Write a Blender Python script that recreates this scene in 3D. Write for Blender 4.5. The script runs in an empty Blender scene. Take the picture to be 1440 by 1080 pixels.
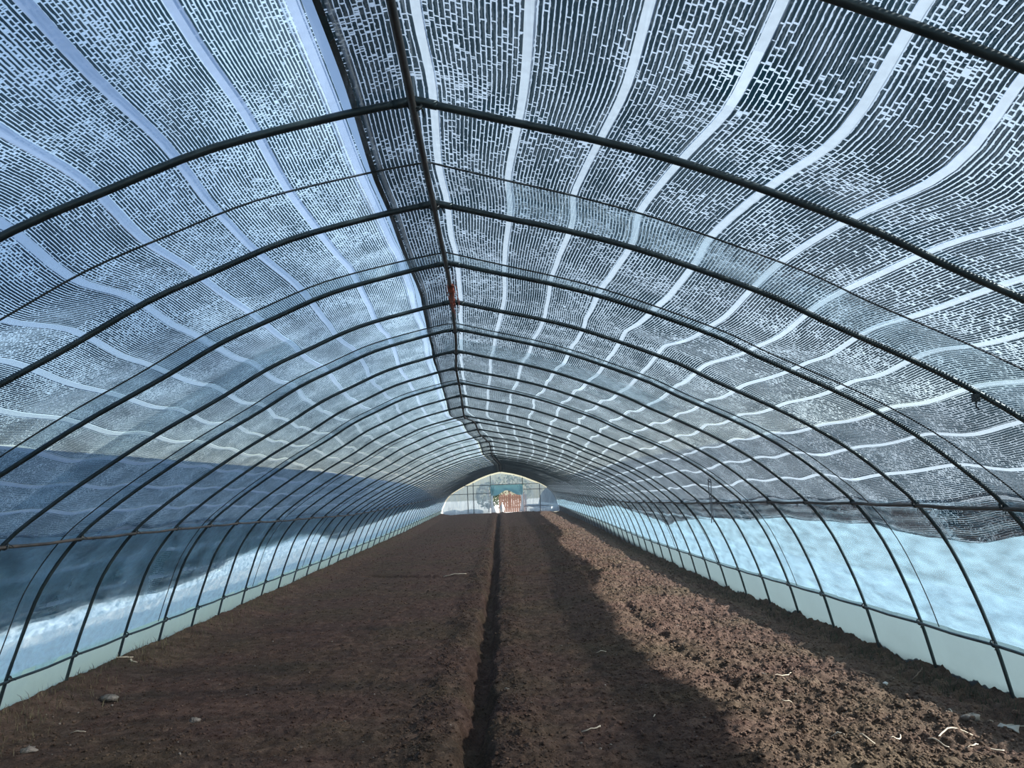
import bpy, math, random
import numpy as np
from mathutils import Matrix, Vector

random.seed(7)
rng = np.random.default_rng(11)
scene = bpy.context.scene
col = scene.collection

# ------------------------------------------------------------------ camera
F_PX, PITCH, YAW, ROLL, CAM_H = 1237.7, 0.12539, 0.03022, 0.04010, 1.4314


def cam_vec(u, v, w):
    """camera right/up/forward components to a world direction"""
    cr, sr = math.cos(ROLL), math.sin(ROLL)
    x, up = cr * u + sr * v, -sr * u + cr * v
    cp, sp = math.cos(PITCH), math.sin(PITCH)
    y, z = cp * w - sp * up, sp * w + cp * up
    cy, sy = math.cos(YAW), math.sin(YAW)
    return Vector((cy * x + sy * y, -sy * x + cy * y, z))


cam_data = bpy.data.cameras.new('camera')
cam_data.sensor_fit = 'HORIZONTAL'
cam_data.sensor_width = 36.0
cam_data.lens = F_PX / 1440.0 * 36.0
cam_data.clip_start, cam_data.clip_end = 0.05, 2000
cam = bpy.data.objects.new('camera', cam_data)
col.objects.link(cam)
r_, u_, f_ = cam_vec(1, 0, 0), cam_vec(0, 1, 0), cam_vec(0, 0, 1)
cam.matrix_world = Matrix(((r_.x, u_.x, -f_.x, 0.0), (r_.y, u_.y, -f_.y, 0.0),
                           (r_.z, u_.z, -f_.z, CAM_H), (0, 0, 0, 1)))
scene.camera = cam

# ------------------------------------------------------------------ sky, sun, exposure
SUN_EL = math.radians(32.0)
SUN_AZ = math.radians(-8.0)          # forward of the tunnel's right-hand perpendicular
sun_dir = Vector((math.cos(SUN_EL) * math.cos(SUN_AZ), math.cos(SUN_EL) * math.sin(SUN_AZ), math.sin(SUN_EL)))
world = bpy.data.worlds.new('world')
scene.world = world
world.use_nodes = True
wn = world.node_tree
bg = wn.nodes['Background']
sky = wn.nodes.new('ShaderNodeTexSky')
sky.sky_type = 'NISHITA'
sky.sun_disc = False
sky.sun_elevation = SUN_EL
sky.sun_rotation = math.atan2(sun_dir.x, sun_dir.y)
sky.air_density = 1.0
sky.dust_density = 0.9
sky.ozone_density = 1.1
wn.links.new(sky.outputs['Color'], bg.inputs['Color'])
bg.inputs['Strength'].default_value = 0.30

sun_data = bpy.data.lights.new('sun', 'SUN')
sun_data.energy = 22.0
sun_data.color = (1.0, 0.95, 0.90)
sun_data.angle = math.radians(2.2)
sun = bpy.data.objects.new('sun', sun_data)
sun.rotation_euler = (-sun_dir).to_track_quat('-Z', 'Y').to_euler()
sun.location = (20, 8, 20)
col.objects.link(sun)

vs = scene.view_settings
vs.view_transform = 'Standard'
vs.look = 'None'
vs.gamma = 1.0
vs.use_curve_mapping = False
vs.exposure = -0.3
scene.cycles.transparent_max_bounces = 24
scene.cycles.max_bounces = 10
scene.cycles.transmission_bounces = 8
scene.cycles.diffuse_bounces = 4


# ------------------------------------------------------------------ node helper
class NT:
    def __init__(self, name):
        self.m = bpy.data.materials.new(name)
        self.m.use_nodes = True
        self.t = self.m.node_tree
        self.t.nodes.clear()
        self.out = self.t.nodes.new('ShaderNodeOutputMaterial')

    def n(self, kind, props=None, **ins):
        nd = self.t.nodes.new('ShaderNode' + kind)
        for k, v in (props or {}).items():
            setattr(nd, k, v)
        for k, v in ins.items():
            key = k.replace('_', ' ')
            s = nd.inputs[int(k[1:])] if (k[0] == 'i' and k[1:].isdigit()) else nd.inputs[key]
            self.set(s, v)
        return nd

    def set(self, s, v):
        if isinstance(v, bpy.types.NodeSocket):
            self.t.links.new(v, s)
        elif isinstance(v, bpy.types.Node):
            self.t.links.new(v.outputs[0], s)
        elif isinstance(v, (tuple, list)) and len(v) == 3 and s.type == 'RGBA':
            s.default_value = (*v, 1.0)
        else:
            s.default_value = v

    def math(self, op, a, b=None, c=None, clamp=False):
        nd = self.t.nodes.new('ShaderNodeMath')
        nd.operation = op
        nd.use_clamp = clamp
        self.set(nd.inputs[0], a)
        if b is not None:
            self.set(nd.inputs[1], b)
        if c is not None:
            self.set(nd.inputs[2], c)
        return nd.outputs[0]

    def noise(self, vec, scale, detail=3.0, rough=0.5):
        nd = self.n('TexNoise', None, Scale=scale, Detail=detail, Roughness=rough)
        if vec is not None:
            self.set(nd.inputs['Vector'], vec)
        return nd.outputs['Fac']

    def ramp(self, fac, stops):
        nd = self.t.nodes.new('ShaderNodeValToRGB')
        self.set(nd.inputs[0], fac)
        e = nd.color_ramp.elements
        while len(e) < len(stops):
            e.new(0.5)
        for el, (p, c) in zip(e, stops):
            el.position = p
            el.color = (*c, 1.0) if len(c) == 3 else c
        return nd.outputs[0]

    def maprange(self, v, a, b, c, d):
        nd = self.t.nodes.new('ShaderNodeMapRange')
        for i, x in enumerate((v, a, b, c, d)):
            self.set(nd.inputs[i], x)
        return nd.outputs[0]

    def mix(self, fac, a, b):
        nd = self.t.nodes.new('ShaderNodeMixShader')
        self.set(nd.inputs[0], fac)
        self.set(nd.inputs[1], a)
        self.set(nd.inputs[2], b)
        return nd.outputs[0]

    def coord(self, which='Object'):
        return self.t.nodes.new('ShaderNodeTexCoord').outputs[which]

    def scaled(self, vec, s):
        nd = self.t.nodes.new('ShaderNodeVectorMath')
        nd.operation = 'MULTIPLY'
        self.set(nd.inputs[0], vec)
        nd.inputs[1].default_value = s
        return nd.outputs[0]

    def done(self, shader):
        self.t.links.new(shader if isinstance(shader, bpy.types.NodeSocket) else shader.outputs[0], self.out.inputs[0])
        return self.m


def principled(name, color, rough=0.6, metal=0.0, bump=None, spec=0.5, var=None):
    t = NT(name)
    b = t.n('BsdfPrincipled', None, Roughness=rough, Metallic=metal)
    b.inputs['Specular IOR Level'].default_value = spec
    co = t.coord()
    if var:
        s, c2 = var
        t.set(b.inputs['Base Color'], t.ramp(t.noise(co, s, 4), [(0.35, color), (0.68, c2)]))
    else:
        t.set(b.inputs['Base Color'], color)
    if bump:
        bs, st, dist = bump
        bm = t.n('Bump', None, Strength=st, Distance=dist, Height=t.noise(co, bs, 4))
        t.set(b.inputs['Normal'], bm)
    return t.done(b)


def soil_material(name, k):
    t = NT(name)
    co = t.coord()
    big = t.noise(co, 0.7, 4, 0.6)
    mid = t.noise(co, 9.0, 5, 0.65)
    fine = t.noise(co, 75.0, 4, 0.75)
    c1 = t.ramp(mid, [(0.30, (0.066, 0.038, 0.029)), (0.52, (0.118, 0.073, 0.056)), (0.74, (0.190, 0.126, 0.096))])
    c2 = t.ramp(mid, [(0.30, (0.058, 0.042, 0.026)), (0.52, (0.104, 0.077, 0.050)), (0.74, (0.168, 0.125, 0.084))])
    m1 = t.n('MixRGB', None, Fac=t.maprange(big, 0.42, 0.62, 0.0, 0.8), Color1=c1, Color2=c2)
    m2 = t.n('MixRGB', {'blend_type': 'MULTIPLY'}, Fac=0.7, Color1=m1,
             Color2=t.ramp(fine, [(0.32, (0.30 * k, 0.28 * k, 0.27 * k)), (0.66, (1.42 * k, 1.38 * k, 1.34 * k))]))
    h = t.math('ADD', t.math('MULTIPLY', t.noise(co, 40.0, 5, 0.7), 1.0), t.math('MULTIPLY', fine, 0.35))
    bm = t.n('Bump', None, Strength=0.9, Distance=0.02, Height=h)
    b = t.n('BsdfPrincipled', None, Roughness=0.95, Base_Color=m2, Normal=bm)
    b.inputs['Specular IOR Level'].default_value = 0.12
    return t.done(b)


def net_material(name, pitch, tick, open_lo, open_hi, clear, tape, yarn, seed, tick_hi=0.55, bands=None):
    """knitted shade net: dark flat tapes along the length, open chain lines between them, random cross ticks"""
    t = NT(name)
    uv = t.n('UVMap', {'uv_map': 'weave'}).outputs[0]
    sep = t.n('SeparateXYZ', None, Vector=uv)
    u, v = sep.outputs[0], sep.outputs[1]
    big = t.noise(uv, 3.1, 4, 0.6)
    patch = t.noise(t.scaled(uv, (6.0, 1.4, 1.0)), 1.6, 3, 0.6)
    wob = t.math('MULTIPLY', t.math('SUBTRACT', t.noise(uv, 14.0, 2), 0.5), 0.22)
    cu = t.math('ADD', t.math('DIVIDE', u, pitch), wob)
    iu = t.math('FLOOR', cu)
    fu = t.math('FRACT', cu)
    grit = t.noise(t.scaled(uv, (150.0, 60.0, 1.0)), 1.0, 2, 0.7)
    width = t.math('ADD', t.maprange(patch, 0.30, 0.70, open_lo, open_hi), t.math('MULTIPLY', t.math('SUBTRACT', grit, 0.5), 0.55))
    line = t.math('LESS_THAN', fu, width)
    rnd = t.n('TexWhiteNoise', {'noise_dimensions': '2D'},
              Vector=t.n('CombineXYZ', None, X=iu, Y=float(seed)).outputs[0]).outputs['Value']
    cv = t.math('ADD', t.math('DIVIDE', v, tick), t.math('MULTIPLY', rnd, 7.0))
    iv = t.math('FLOOR', cv)
    fv = t.math('FRACT', cv)
    r2 = t.n('TexWhiteNoise', {'noise_dimensions': '2D'},
             Vector=t.n('CombineXYZ', None, X=iu, Y=iv).outputs[0]).outputs['Value']
    tickm = t.math('MULTIPLY', t.math('LESS_THAN', fv, t.math('MULTIPLY', grit, 0.42)),
                   t.math('LESS_THAN', r2, t.maprange(big, 0.36, 0.68, 0.02, tick_hi)))
    speck = t.n('TexWhiteNoise', {'noise_dimensions': '2D'},
                Vector=t.n('CombineXYZ', None, X=iu, Y=t.math('FLOOR', t.math('DIVIDE', v, tick * 0.21))).outputs[0]).outputs['Value']
    speckm = t.math('LESS_THAN', speck, t.maprange(big, 0.45, 0.75, 0.0, tick_hi * 0.6))
    mask = t.math('MAXIMUM', t.math('MAXIMUM', line, tickm), speckm)
    dark = t.mix(0.35, t.n('BsdfDiffuse', None, Color=tape), t.n('BsdfTranslucent', None, Color=tape))
    opening = t.mix(clear, t.n('BsdfTranslucent', None, Color=yarn), t.n('BsdfTransparent', None, Color=(1, 1, 1)))
    cloth = t.mix(mask, dark, opening)
    if bands:                       # slots in the knit, filled by the woven bands
        start, step, half = bands
        g = t.math('FRACT', t.math('ADD', t.math('DIVIDE', t.math('SUBTRACT', u, start), step), 0.5))
        slot = t.math('LESS_THAN', t.math('ABSOLUTE', t.math('SUBTRACT', g, 0.5)), half / step)
        cloth = t.mix(slot, cloth, t.n('BsdfTransparent', None, Color=(1, 1, 1)))
    return t.done(cloth)


def film_material(name, clear, scatter, tint=(1, 1, 1), wrinkle=(6.0, 0.25), haze_var=0.35, gloss=0.10, rough=0.18,
                  crease=None):
    """thin plastic sheet: clear transmission + haze + sheen"""
    t = NT(name)
    co = t.coord()
    h1 = t.noise(co, wrinkle[0], 4, 0.6)
    st = t.scaled(co, (1.0, 1.0, 1.0) if crease is None else crease)
    h2 = t.noise(st, wrinkle[0] * 2.2, 3, 0.55)
    bm = t.n('Bump', None, Strength=wrinkle[1], Distance=0.05,
             Height=t.math('ADD', t.math('MULTIPLY', h1, 0.6), t.math('MULTIPLY', h2, 0.7)))
    fac = t.math('ADD', clear, t.math('MULTIPLY', t.math('SUBTRACT', h2, 0.5), haze_var), clamp=True)
    body = t.mix(fac, t.n('BsdfTranslucent', None, Color=scatter, Normal=bm), t.n('BsdfTransparent', None, Color=tint))
    gl = t.n('BsdfGlossy', None, Color=(0.85, 0.92, 1.0), Roughness=rough, Normal=bm)
    fr = t.n('LayerWeight', None, Blend=0.25, Normal=bm)
    g = t.math('ADD', gloss * 0.3, t.math('MULTIPLY', fr.outputs['Fresnel'], gloss * 2.0), clamp=True)
    return t.done(t.mix(g, body, gl))


def translucent_material(name, color, back=0.6, clear=0.0):
    t = NT(name)
    co = t.coord()
    cc = t.ramp(t.noise(co, 30.0, 3), [(0.3, tuple(c * 0.86 for c in color)), (0.7, color)])
    a = t.mix(back, t.n('BsdfDiffuse', None, Color=cc), t.n('BsdfTranslucent', None, Color=cc))
    if clear:
        a = t.mix(clear, a, t.n('BsdfTransparent', None, Color=(1, 1, 1)))
    return t.done(a)


M = {}
M['soil'] = soil_material('soil', 0.84)
M['dry_soil'] = soil_material('dry_soil', 1.3)
M['pipe'] = principled('dark_pipe', (0.022, 0.040, 0.046), 0.40, 0.55, (40, 0.15, 0.01), 0.5, (11.0, (0.045, 0.068, 0.073)))
M['pipe_brown'] = principled('brown_pipe', (0.022, 0.026, 0.026), 0.5, 0.2, (40, 0.15, 0.01), 0.4, (6.0, (0.075, 0.062, 0.050)))
M['wire'] = principled('tie_wire', (0.012, 0.020, 0.022), 0.5, 0.3)
M['rope'] = principled('press_rope', (0.012, 0.022, 0.026), 0.7)
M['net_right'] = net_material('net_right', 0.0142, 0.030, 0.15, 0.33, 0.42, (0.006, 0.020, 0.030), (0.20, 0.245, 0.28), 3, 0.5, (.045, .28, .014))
M['net_left'] = net_material('net_left', 0.0105, 0.022, 0.22, 0.50, 0.54, (0.024, 0.070, 0.098), (0.62, 0.82, 0.93), 5, 0.6, (-.24, .265, .016))  # tape colour lightened to stand in for reflections off the fogged film
M['net_hem'] = net_material('net_hem', 0.0121, 0.026, 0.30, 0.52, 0.7, (0.012, 0.024, 0.034), (0.30, 0.34, 0.38), 9, 0.5)
M['band_right'] = translucent_material('band_right', (0.20, 0.245, 0.28), 0.9, 0.14)
M['band_left'] = translucent_material('band_left', (0.42, 0.54, 0.70), 0.9, 0.50)
M['net_edge'] = principled('net_edge', (0.014, 0.040, 0.046), 0.8, 0, (60, 0.3, 0.01))
M['roof_film'] = film_material('roof_film', 0.945, (0.55, 0.72, 0.90), (0.95, 0.98, 1.0), (2.2, 0.18), 0.14, 0.07, 0.25)
M['lap_film'] = film_material('lap_film', 0.74, (0.34, 0.44, 0.50), (0.86, 0.93, 0.95), (5.0, 0.25), 0.25, 0.10, 0.3)
M['side_film_right'] = film_material('side_film_right', 0.74, (0.33, 0.56, 0.70), (0.90, 0.97, 1.0), (3.2, 0.45), 0.40, 0.10, 0.2, (1.0, 0.5, 2.0))
M['side_film_left'] = film_material('side_film_left', 0.14, (0.74, 0.97, 1.0), (0.90, 0.97, 1.0), (3.6, 0.6), 0.6, 0.16, 0.16, (1.0, 1.2, 2.6))
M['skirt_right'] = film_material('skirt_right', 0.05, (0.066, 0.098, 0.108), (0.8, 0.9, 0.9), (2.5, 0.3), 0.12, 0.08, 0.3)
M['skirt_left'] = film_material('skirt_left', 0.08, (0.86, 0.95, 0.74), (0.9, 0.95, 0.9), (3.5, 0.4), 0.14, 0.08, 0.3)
M['end_film'] = film_material('end_film', 0.40, (0.36, 0.46, 0.52), (0.85, 0.93, 0.95), (3.0, 0.6), 0.7, 0.12, 0.2, (3.0, 1.0, 0.35))
M['curtain'] = translucent_material('door_curtain', (0.25, 0.52, 0.55), 0.6)
M['white_film'] = film_material('white_film', 0.10, (0.85, 0.92, 0.95), (1, 1, 1), (5, 0.6), 0.2, 0.12, 0.2)
M['straw'] = principled('straw', (0.52, 0.42, 0.31), 0.8, 0, None, 0.3, (20, (0.72, 0.62, 0.48)))
M['twig'] = principled('twig', (0.16, 0.11, 0.08), 0.85, 0, None, 0.3, (30, (0.30, 0.22, 0.15)))
M['stone'] = principled('stone', (0.17, 0.14, 0.11), 0.9, 0, (60, 0.8, 0.02), 0.2, (25, (0.36, 0.31, 0.26)))
M['pale_stone'] = principled('pale_stone', (0.75, 0.72, 0.66), 0.8, 0, (60, 0.3, 0.01), 0.3)
M['twine'] = principled('red_twine', (0.26, 0.07, 0.05), 0.8, 0, None, 0.3, (60, (0.40, 0.13, 0.08)))
M['strap'] = principled('strap', (0.07, 0.09, 0.11), 0.6)
M['dry_grass'] = principled('dry_grass', (0.10, 0.085, 0.05), 0.85, 0, None, 0.2, (14, (0.20, 0.17, 0.10)))
M['dark_grass'] = principled('dark_grass', (0.030, 0.040, 0.024), 0.85, 0, None, 0.2, (14, (0.07, 0.075, 0.045)))
M['field'] = principled('field', (0.40, 0.40, 0.38), 0.95, 0, (2.0, 0.6, 0.1), 0.1, (0.6, (0.52, 0.52, 0.48)))
M['far_net'] = principled('far_net', (0.020, 0.034, 0.044), 0.9, 0, None, 0.1, (4.0, (0.036, 0.055, 0.068)))
M['far_film'] = principled('far_film', (0.36, 0.44, 0.50), 0.5, 0, (3.0, 0.4, 0.05), 0.4, (2.0, (0.46, 0.54, 0.60)))
M['fence'] = principled('fence', (0.20, 0.10, 0.07), 0.85, 0, None, 0.2, (8.0, (0.33, 0.18, 0.13)))
M['wood'] = principled('wood', (0.30, 0.22, 0.15), 0.8, 0, None, 0.2, (10, (0.42, 0.33, 0.22)))
M['leaf'] = principled('leaf', (0.020, 0.042, 0.018), 0.8, 0, None, 0.2, (6, (0.06, 0.095, 0.04)))
M['sack'] = principled('sack', (0.80, 0.80, 0.76), 0.7, 0, (20, 0.4, 0.02), 0.3)


# ------------------------------------------------------------------ object helpers
def link_mesh(name, verts, faces, mat, parent=None, smooth=True, uv=None, loc=None):
    me = bpy.data.meshes.new(name)
    verts = np.asarray(verts, dtype=np.float32)
    if isinstance(faces, np.ndarray):
        nf, k = faces.shape
        me.vertices.add(len(verts))
        me.vertices.foreach_set('co', verts.ravel())
        me.loops.add(nf * k)
        me.loops.foreach_set('vertex_index', faces.astype(np.int32).ravel())
        me.polygons.add(nf)
        me.polygons.foreach_set('loop_start', np.arange(0, nf * k, k, dtype=np.int32))
        me.update(calc_edges=True)
    else:
        me.from_pydata([tuple(map(float, v)) for v in verts], [], faces)
        me.update()
    if uv is not None:
        lay = me.uv_layers.new(name='weave')
        vi = np.empty(len(me.loops), dtype=np.int32)
        me.loops.foreach_get('vertex_index', vi)
        lay.data.foreach_set('uv', np.asarray(uv, dtype=np.float32)[vi].ravel())
    if smooth:
        me.polygons.foreach_set('use_smooth', np.ones(len(me.polygons), dtype=bool))
    me.materials.append(mat)
    o = bpy.data.objects.new(name, me)
    col.objects.link(o)
    if parent is not None:
        o.parent = parent
    if loc is not None:
        o.location = loc
    return o


def tag(o, label=None, cat=None, group=None, kind=None):
    for k, v in (('label', label), ('category', cat), ('group', group), ('kind', kind)):
        if v:
            o[k] = v
    return o


def empty(name, loc=(0, 0, 0)):
    o = bpy.data.objects.new(name, None)
    o.empty_display_size = 0.1
    o.location = loc
    col.objects.link(o)
    return o


def grid_faces(nr, nc, wrap=False):
    i = np.arange(nr - 1)[:, None]
    j = np.arange(nc if wrap else nc - 1)[None, :]
    j2 = (j + 1) % nc
    return np.stack([i * nc + j, i * nc + j2, (i + 1) * nc + j2, (i + 1) * nc + j], -1).reshape(-1, 4)


def tube(path, radius, sides=8, caps=True):
    """verts, faces (list) of a tube along a polyline; radius a number or one per point"""
    p = np.asarray(path, float)
    n = len(p)
    rad = np.full(n, radius) if np.isscalar(radius) else np.asarray(radius, float)
    tan = np.gradient(p, axis=0)
    tan /= np.linalg.norm(tan, axis=1)[:, None] + 1e-12
    ref = np.array([0, 0, 1.0]) if abs(tan[0][2]) < 0.9 else np.array([0, 1.0, 0])
    vs_ = []
    for i in range(n):
        a = np.cross(tan[i], ref)
        if np.linalg.norm(a) < 1e-4:
            a = np.array([1.0, 0, 0])
        a /= np.linalg.norm(a)
        b = np.cross(a, tan[i])
        ref = b
        th = np.arange(sides) * 2 * math.pi / sides
        vs_.append(p[i] + rad[i] * (np.cos(th)[:, None] * a + np.sin(th)[:, None] * b))
    v = np.concatenate(vs_)
    f = [tuple(map(int, q)) for q in grid_faces(n, sides, True)]
    if caps:
        f.append(tuple(range(sides))[::-1])
        f.append(tuple((n - 1) * sides + k for k in range(sides)))
    return v, f


def merge(parts):
    V, Fc, off = [], [], 0
    for v, f in parts:
        V.append(np.asarray(v, float))
        Fc += [tuple(i + off for i in q) for q in f]
        off += len(v)
    return np.concatenate(V), Fc


def box(x0, x1, y0, y1, z0, z1):
    v = [(x0, y0, z0), (x1, y0, z0), (x1, y1, z0), (x0, y1, z0), (x0, y0, z1), (x1, y0, z1), (x1, y1, z1), (x0, y1, z1)]
    f = [(3, 2, 1, 0), (4, 5, 6, 7), (0, 1, 5, 4), (1, 2, 6, 5), (2, 3, 7, 6), (3, 0, 4, 7)]
    return v, f


def vnoise(x, y, seed=0):
    xi, yi = np.floor(x).astype(np.int64), np.floor(y).astype(np.int64)
    xf, yf = x - xi, y - yi
    xf, yf = xf * xf * (3 - 2 * xf), yf * yf * (3 - 2 * yf)

    def h(a, b):
        n = (a * 374761393 + b * 668265263 + seed * 144665) & 0xFFFFFFFF
        n = ((n ^ (n >> 13)) * 1274126177) & 0xFFFFFFFF
        return ((n ^ (n >> 16)) & 0xFFFF) / 65535.0
    return (h(xi, yi) * (1 - xf) + h(xi + 1, yi) * xf) * (1 - yf) + (h(xi, yi + 1) * (1 - xf) + h(xi + 1, yi + 1) * xf) * yf


def sstep(x, a, b):
    t = np.clip((x - a) / (b - a), 0, 1)
    return t * t * (3 - 2 * t)


# ------------------------------------------------------------------ the tunnel's cross-section
Y_FRONT, Y_END = -6.0, 51.0
RIGHT = np.array([(-.19, 2.675), (.07, 2.615), (.40, 2.54), (.74, 2.44), (1.24, 2.25), (1.50, 2.12), (2.00, 1.88), (2.36, 1.665),
                  (2.62, 1.46), (2.83, 1.265), (3.02, 1.0), (3.17, .66), (3.28, .33), (3.36, 0), (3.40, -.18)])
LEFT = np.array([(-.19, 2.675), (-.42, 2.625), (-.80, 2.52), (-1.10, 2.39), (-1.37, 2.265), (-1.66, 2.09), (-2.03, 1.88), (-2.4, 1.645),
                 (-2.66, 1.465), (-2.92, 1.25), (-3.16, .92), (-3.30, .57), (-3.39, .30), (-3.47, 0), (-3.51, -.18)])


def dense(pts, n=220):
    p = np.vstack([2 * pts[0] - pts[1], pts, 2 * pts[-1] - pts[-2]])
    out = []
    for i in range(1, len(p) - 2):
        t = np.linspace(0, 1, 24, endpoint=False)[:, None]
        a, b, c, d = p[i - 1], p[i], p[i + 1], p[i + 2]
        out.append(.5 * (2 * b + (c - a) * t + (2 * a - 5 * b + 4 * c - d) * t * t + (3 * b - a - 3 * c + d) * t ** 3))
    out = np.vstack(out + [p[-2:-1]])
    s = np.concatenate([[0], np.cumsum(np.linalg.norm(np.diff(out, axis=0), axis=1))])
    tn = np.gradient(out, s, axis=0)
    return s, out, tn


SR, PR, TR = dense(RIGHT)
SL, PL, TL = dense(LEFT)
NR = np.stack([-TR[:, 1], TR[:, 0]], 1)      # outward
NL = np.stack([TL[:, 1], -TL[:, 0]], 1)
LEN_R, LEN_L = SR[-1], SL[-1]


def drift(Y):
    return np.interp(Y, [12, 16, 20, 30, 51], [0, .05, .12, .36, .64])


def ground_z(Y):
    return np.interp(Y, [13, 18, 30, 51], [0, .03, .18, .43])


def ridge_dx(Y):
    return np.interp(Y, [2, 5, 7, 8.6, 10.5, 12.6, 13.2, 15, 16.6, 18, 20, 30], [0, .01, -.03, -.09, -.10, -.13, -.01, .02, .16, .17, .16, .22])


def ridge_dz(Y):
    return np.interp(Y, [2, 6.6, 9, 11, 12.6, 13.6, 16, 18, 20, 24, 51], [-.02, .03, .02, -.03, -.09, -.10, -.21, -.30, -.36, -.36, -.32])


def surf(S, Y, off=0.0):
    """S: arc length from the ridge, negative on the left; Y: hoop-plane position; off: outward offset"""
    S, Y = np.broadcast_arrays(np.asarray(S, float), np.asarray(Y, float))
    a = np.abs(S)
    r = S >= 0
    x = np.where(r, np.interp(a, SR, PR[:, 0]), np.interp(a, SL, PL[:, 0]))
    z = np.where(r, np.interp(a, SR, PR[:, 1]), np.interp(a, SL, PL[:, 1]))
    nx = np.where(r, np.interp(a, SR, NR[:, 0]), np.interp(a, SL, NL[:, 0]))
    nz = np.where(r, np.interp(a, SR, NR[:, 1]), np.interp(a, SL, NL[:, 1]))
    w = np.clip(z / 2.675, 0, 1) ** 1.5
    X = x + nx * off + drift(Y) + ridge_dx(Y) * w
    Z = z + nz * off + ground_z(Y) + ridge_dz(Y) * w
    return np.stack([X, Y + .07 * x, Z], -1)


def s_at_z(z, right):
    return np.interp(z, PR[::-1, 1], SR[::-1]) if right else -np.interp(z, PL[::-1, 1], SL[::-1])


HOOP_Y = [2.63 + k for k in range(-3, 48)]
BAY = 2.63


# ------------------------------------------------------------------ soil floor
def trench_x(Y):
    return np.interp(Y, [-6, 5, 12, 42, 51], [-.22, -.15, -.04, .33, .45])


def furrow(X, Y, pts, wdt):
    px, py = np.array([p[0] for p in pts]), np.array([p[1] for p in pts])
    yc = np.interp(X, px, py)
    inside = sstep(X, px[0] - .15, px[0] + .1) * (1 - sstep(X, px[-1] - .1, px[-1] + .15))
    return np.exp(-((Y - yc) / wdt) ** 2) * inside


def soil_height(X, Y, detail=True):
    xr = X - drift(Y)
    z = ground_z(Y).copy() if isinstance(ground_z(Y), np.ndarray) else ground_z(Y)
    tx = trench_x(Y) + .03 * (vnoise(Y * 1.3, Y * 0 + 3.3, 5) - .5)
    d = X - tx
    d = d + .07 * (vnoise(X / .16, Y / .16, 9) - .5) + .05 * (vnoise(X / .06, Y / .06, 10) - .5)
    # flat-bottomed irrigation trench between two crumbly shoulders
    z = z - .15 * (1 - sstep(Y, 47.5, 49.5)) * (1 - sstep(np.abs(d), .03, .13)) + .035 * np.exp(-((np.abs(d) - .26) / .13) ** 2)
    # low crown of each bed, drop towards the walls
    z = z + .03 * np.exp(-((xr - 1.3) / .8) ** 2) + .02 * np.exp(-((xr + 1.5) / 1.0) ** 2)
    z = z - .07 * np.exp(-((xr - 3.12) / .20) ** 2) + .05 * sstep(xr, 3.25, 3.5)
    z = z + .10 * sstep(-xr, 2.9, 3.5)
    # cross furrows
    z = z - .19 * furrow(X, Y, [(-2.3, 16.9), (-1.0, 16.2), (-.1, 15.9)], .13)
    z = z - .20 * furrow(X, Y, [(0, 15.9), (.9, 16.1), (2.3, 16.7)], .15)
    z = z - .09 * furrow(X, Y, [(-1.9, 31.9), (-.2, 30.6)], .25)
    # wheel-like scrape on the right bed
    sx = np.interp(Y, [5.0, 6.4, 8.0, 10.5, 13.0], [2.6, 1.75, 1.62, 1.62, 1.72])
    z = z - .035 * np.exp(-((X - sx) / .05) ** 2) * sstep(Y, 5.0, 6.0) * (1 - sstep(Y, 10.5, 12.5))
    rough = .55 + .65 * sstep(xr, 1.0, 1.9) + .35 * np.exp(-((np.abs(d) - .25) / .15) ** 2) - .2 * sstep(-xr, .8, 2.0)
    z = z + .05 * (vnoise(X / .8, Y / .8, 1) - .5) * .6
    z = z + .030 * (vnoise(X / .22, Y / .22, 2) - .5) * rough
    if detail:
        z = z + .034 * (vnoise(X / .085, Y / .085, 3) - .5) * rough
        z = z + .034 * (vnoise(X / .042, Y / .042, 4) - .5) * rough
        z = z + .018 * (vnoise(X / .023, Y / .023, 6) - .5) * (.4 + .6 * rough)
    return z


ys = list(np.arange(Y_FRONT, 2.4, .06))
y = 2.4
while y < Y_END + .4:
    ys.append(y)
    y += max(.014, .0034 * y)
ys = np.array(ys)
xs = np.linspace(-3.75, 3.65, 600)
XX, YY = np.meshgrid(xs, ys)
XX = XX + drift(YY)
ZZ = soil_height(XX, YY)
floor = link_mesh('floor', np.stack([XX, YY, ZZ], -1).reshape(-1, 3), grid_faces(len(ys), len(xs)), M['soil'])
tag(floor, 'dark brown tilled soil floor split by a straight irrigation trench', 'soil', kind='structure')

# loose clods too many to count
ico = []
phi = (1 + 5 ** .5) / 2
iv = np.array([(-1, phi, 0), (1, phi, 0), (-1, -phi, 0), (1, -phi, 0), (0, -1, phi), (0, 1, phi), (0, -1, -phi), (0, 1, -phi),
               (phi, 0, -1), (phi, 0, 1), (-phi, 0, -1), (-phi, 0, 1)], float)
iv /= np.linalg.norm(iv[0])
ifc = np.array([(0, 11, 5), (0, 5, 1), (0, 1, 7), (0, 7, 10), (0, 10, 11), (1, 5, 9), (5, 11, 4), (11, 10, 2), (10, 7, 6), (7, 1, 8),
                (3, 9, 4), (3, 4, 2), (3, 2, 6), (3, 6, 8), (3, 8, 9), (4, 9, 5), (2, 4, 11), (6, 2, 10), (8, 6, 7), (9, 8, 1)])


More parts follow.
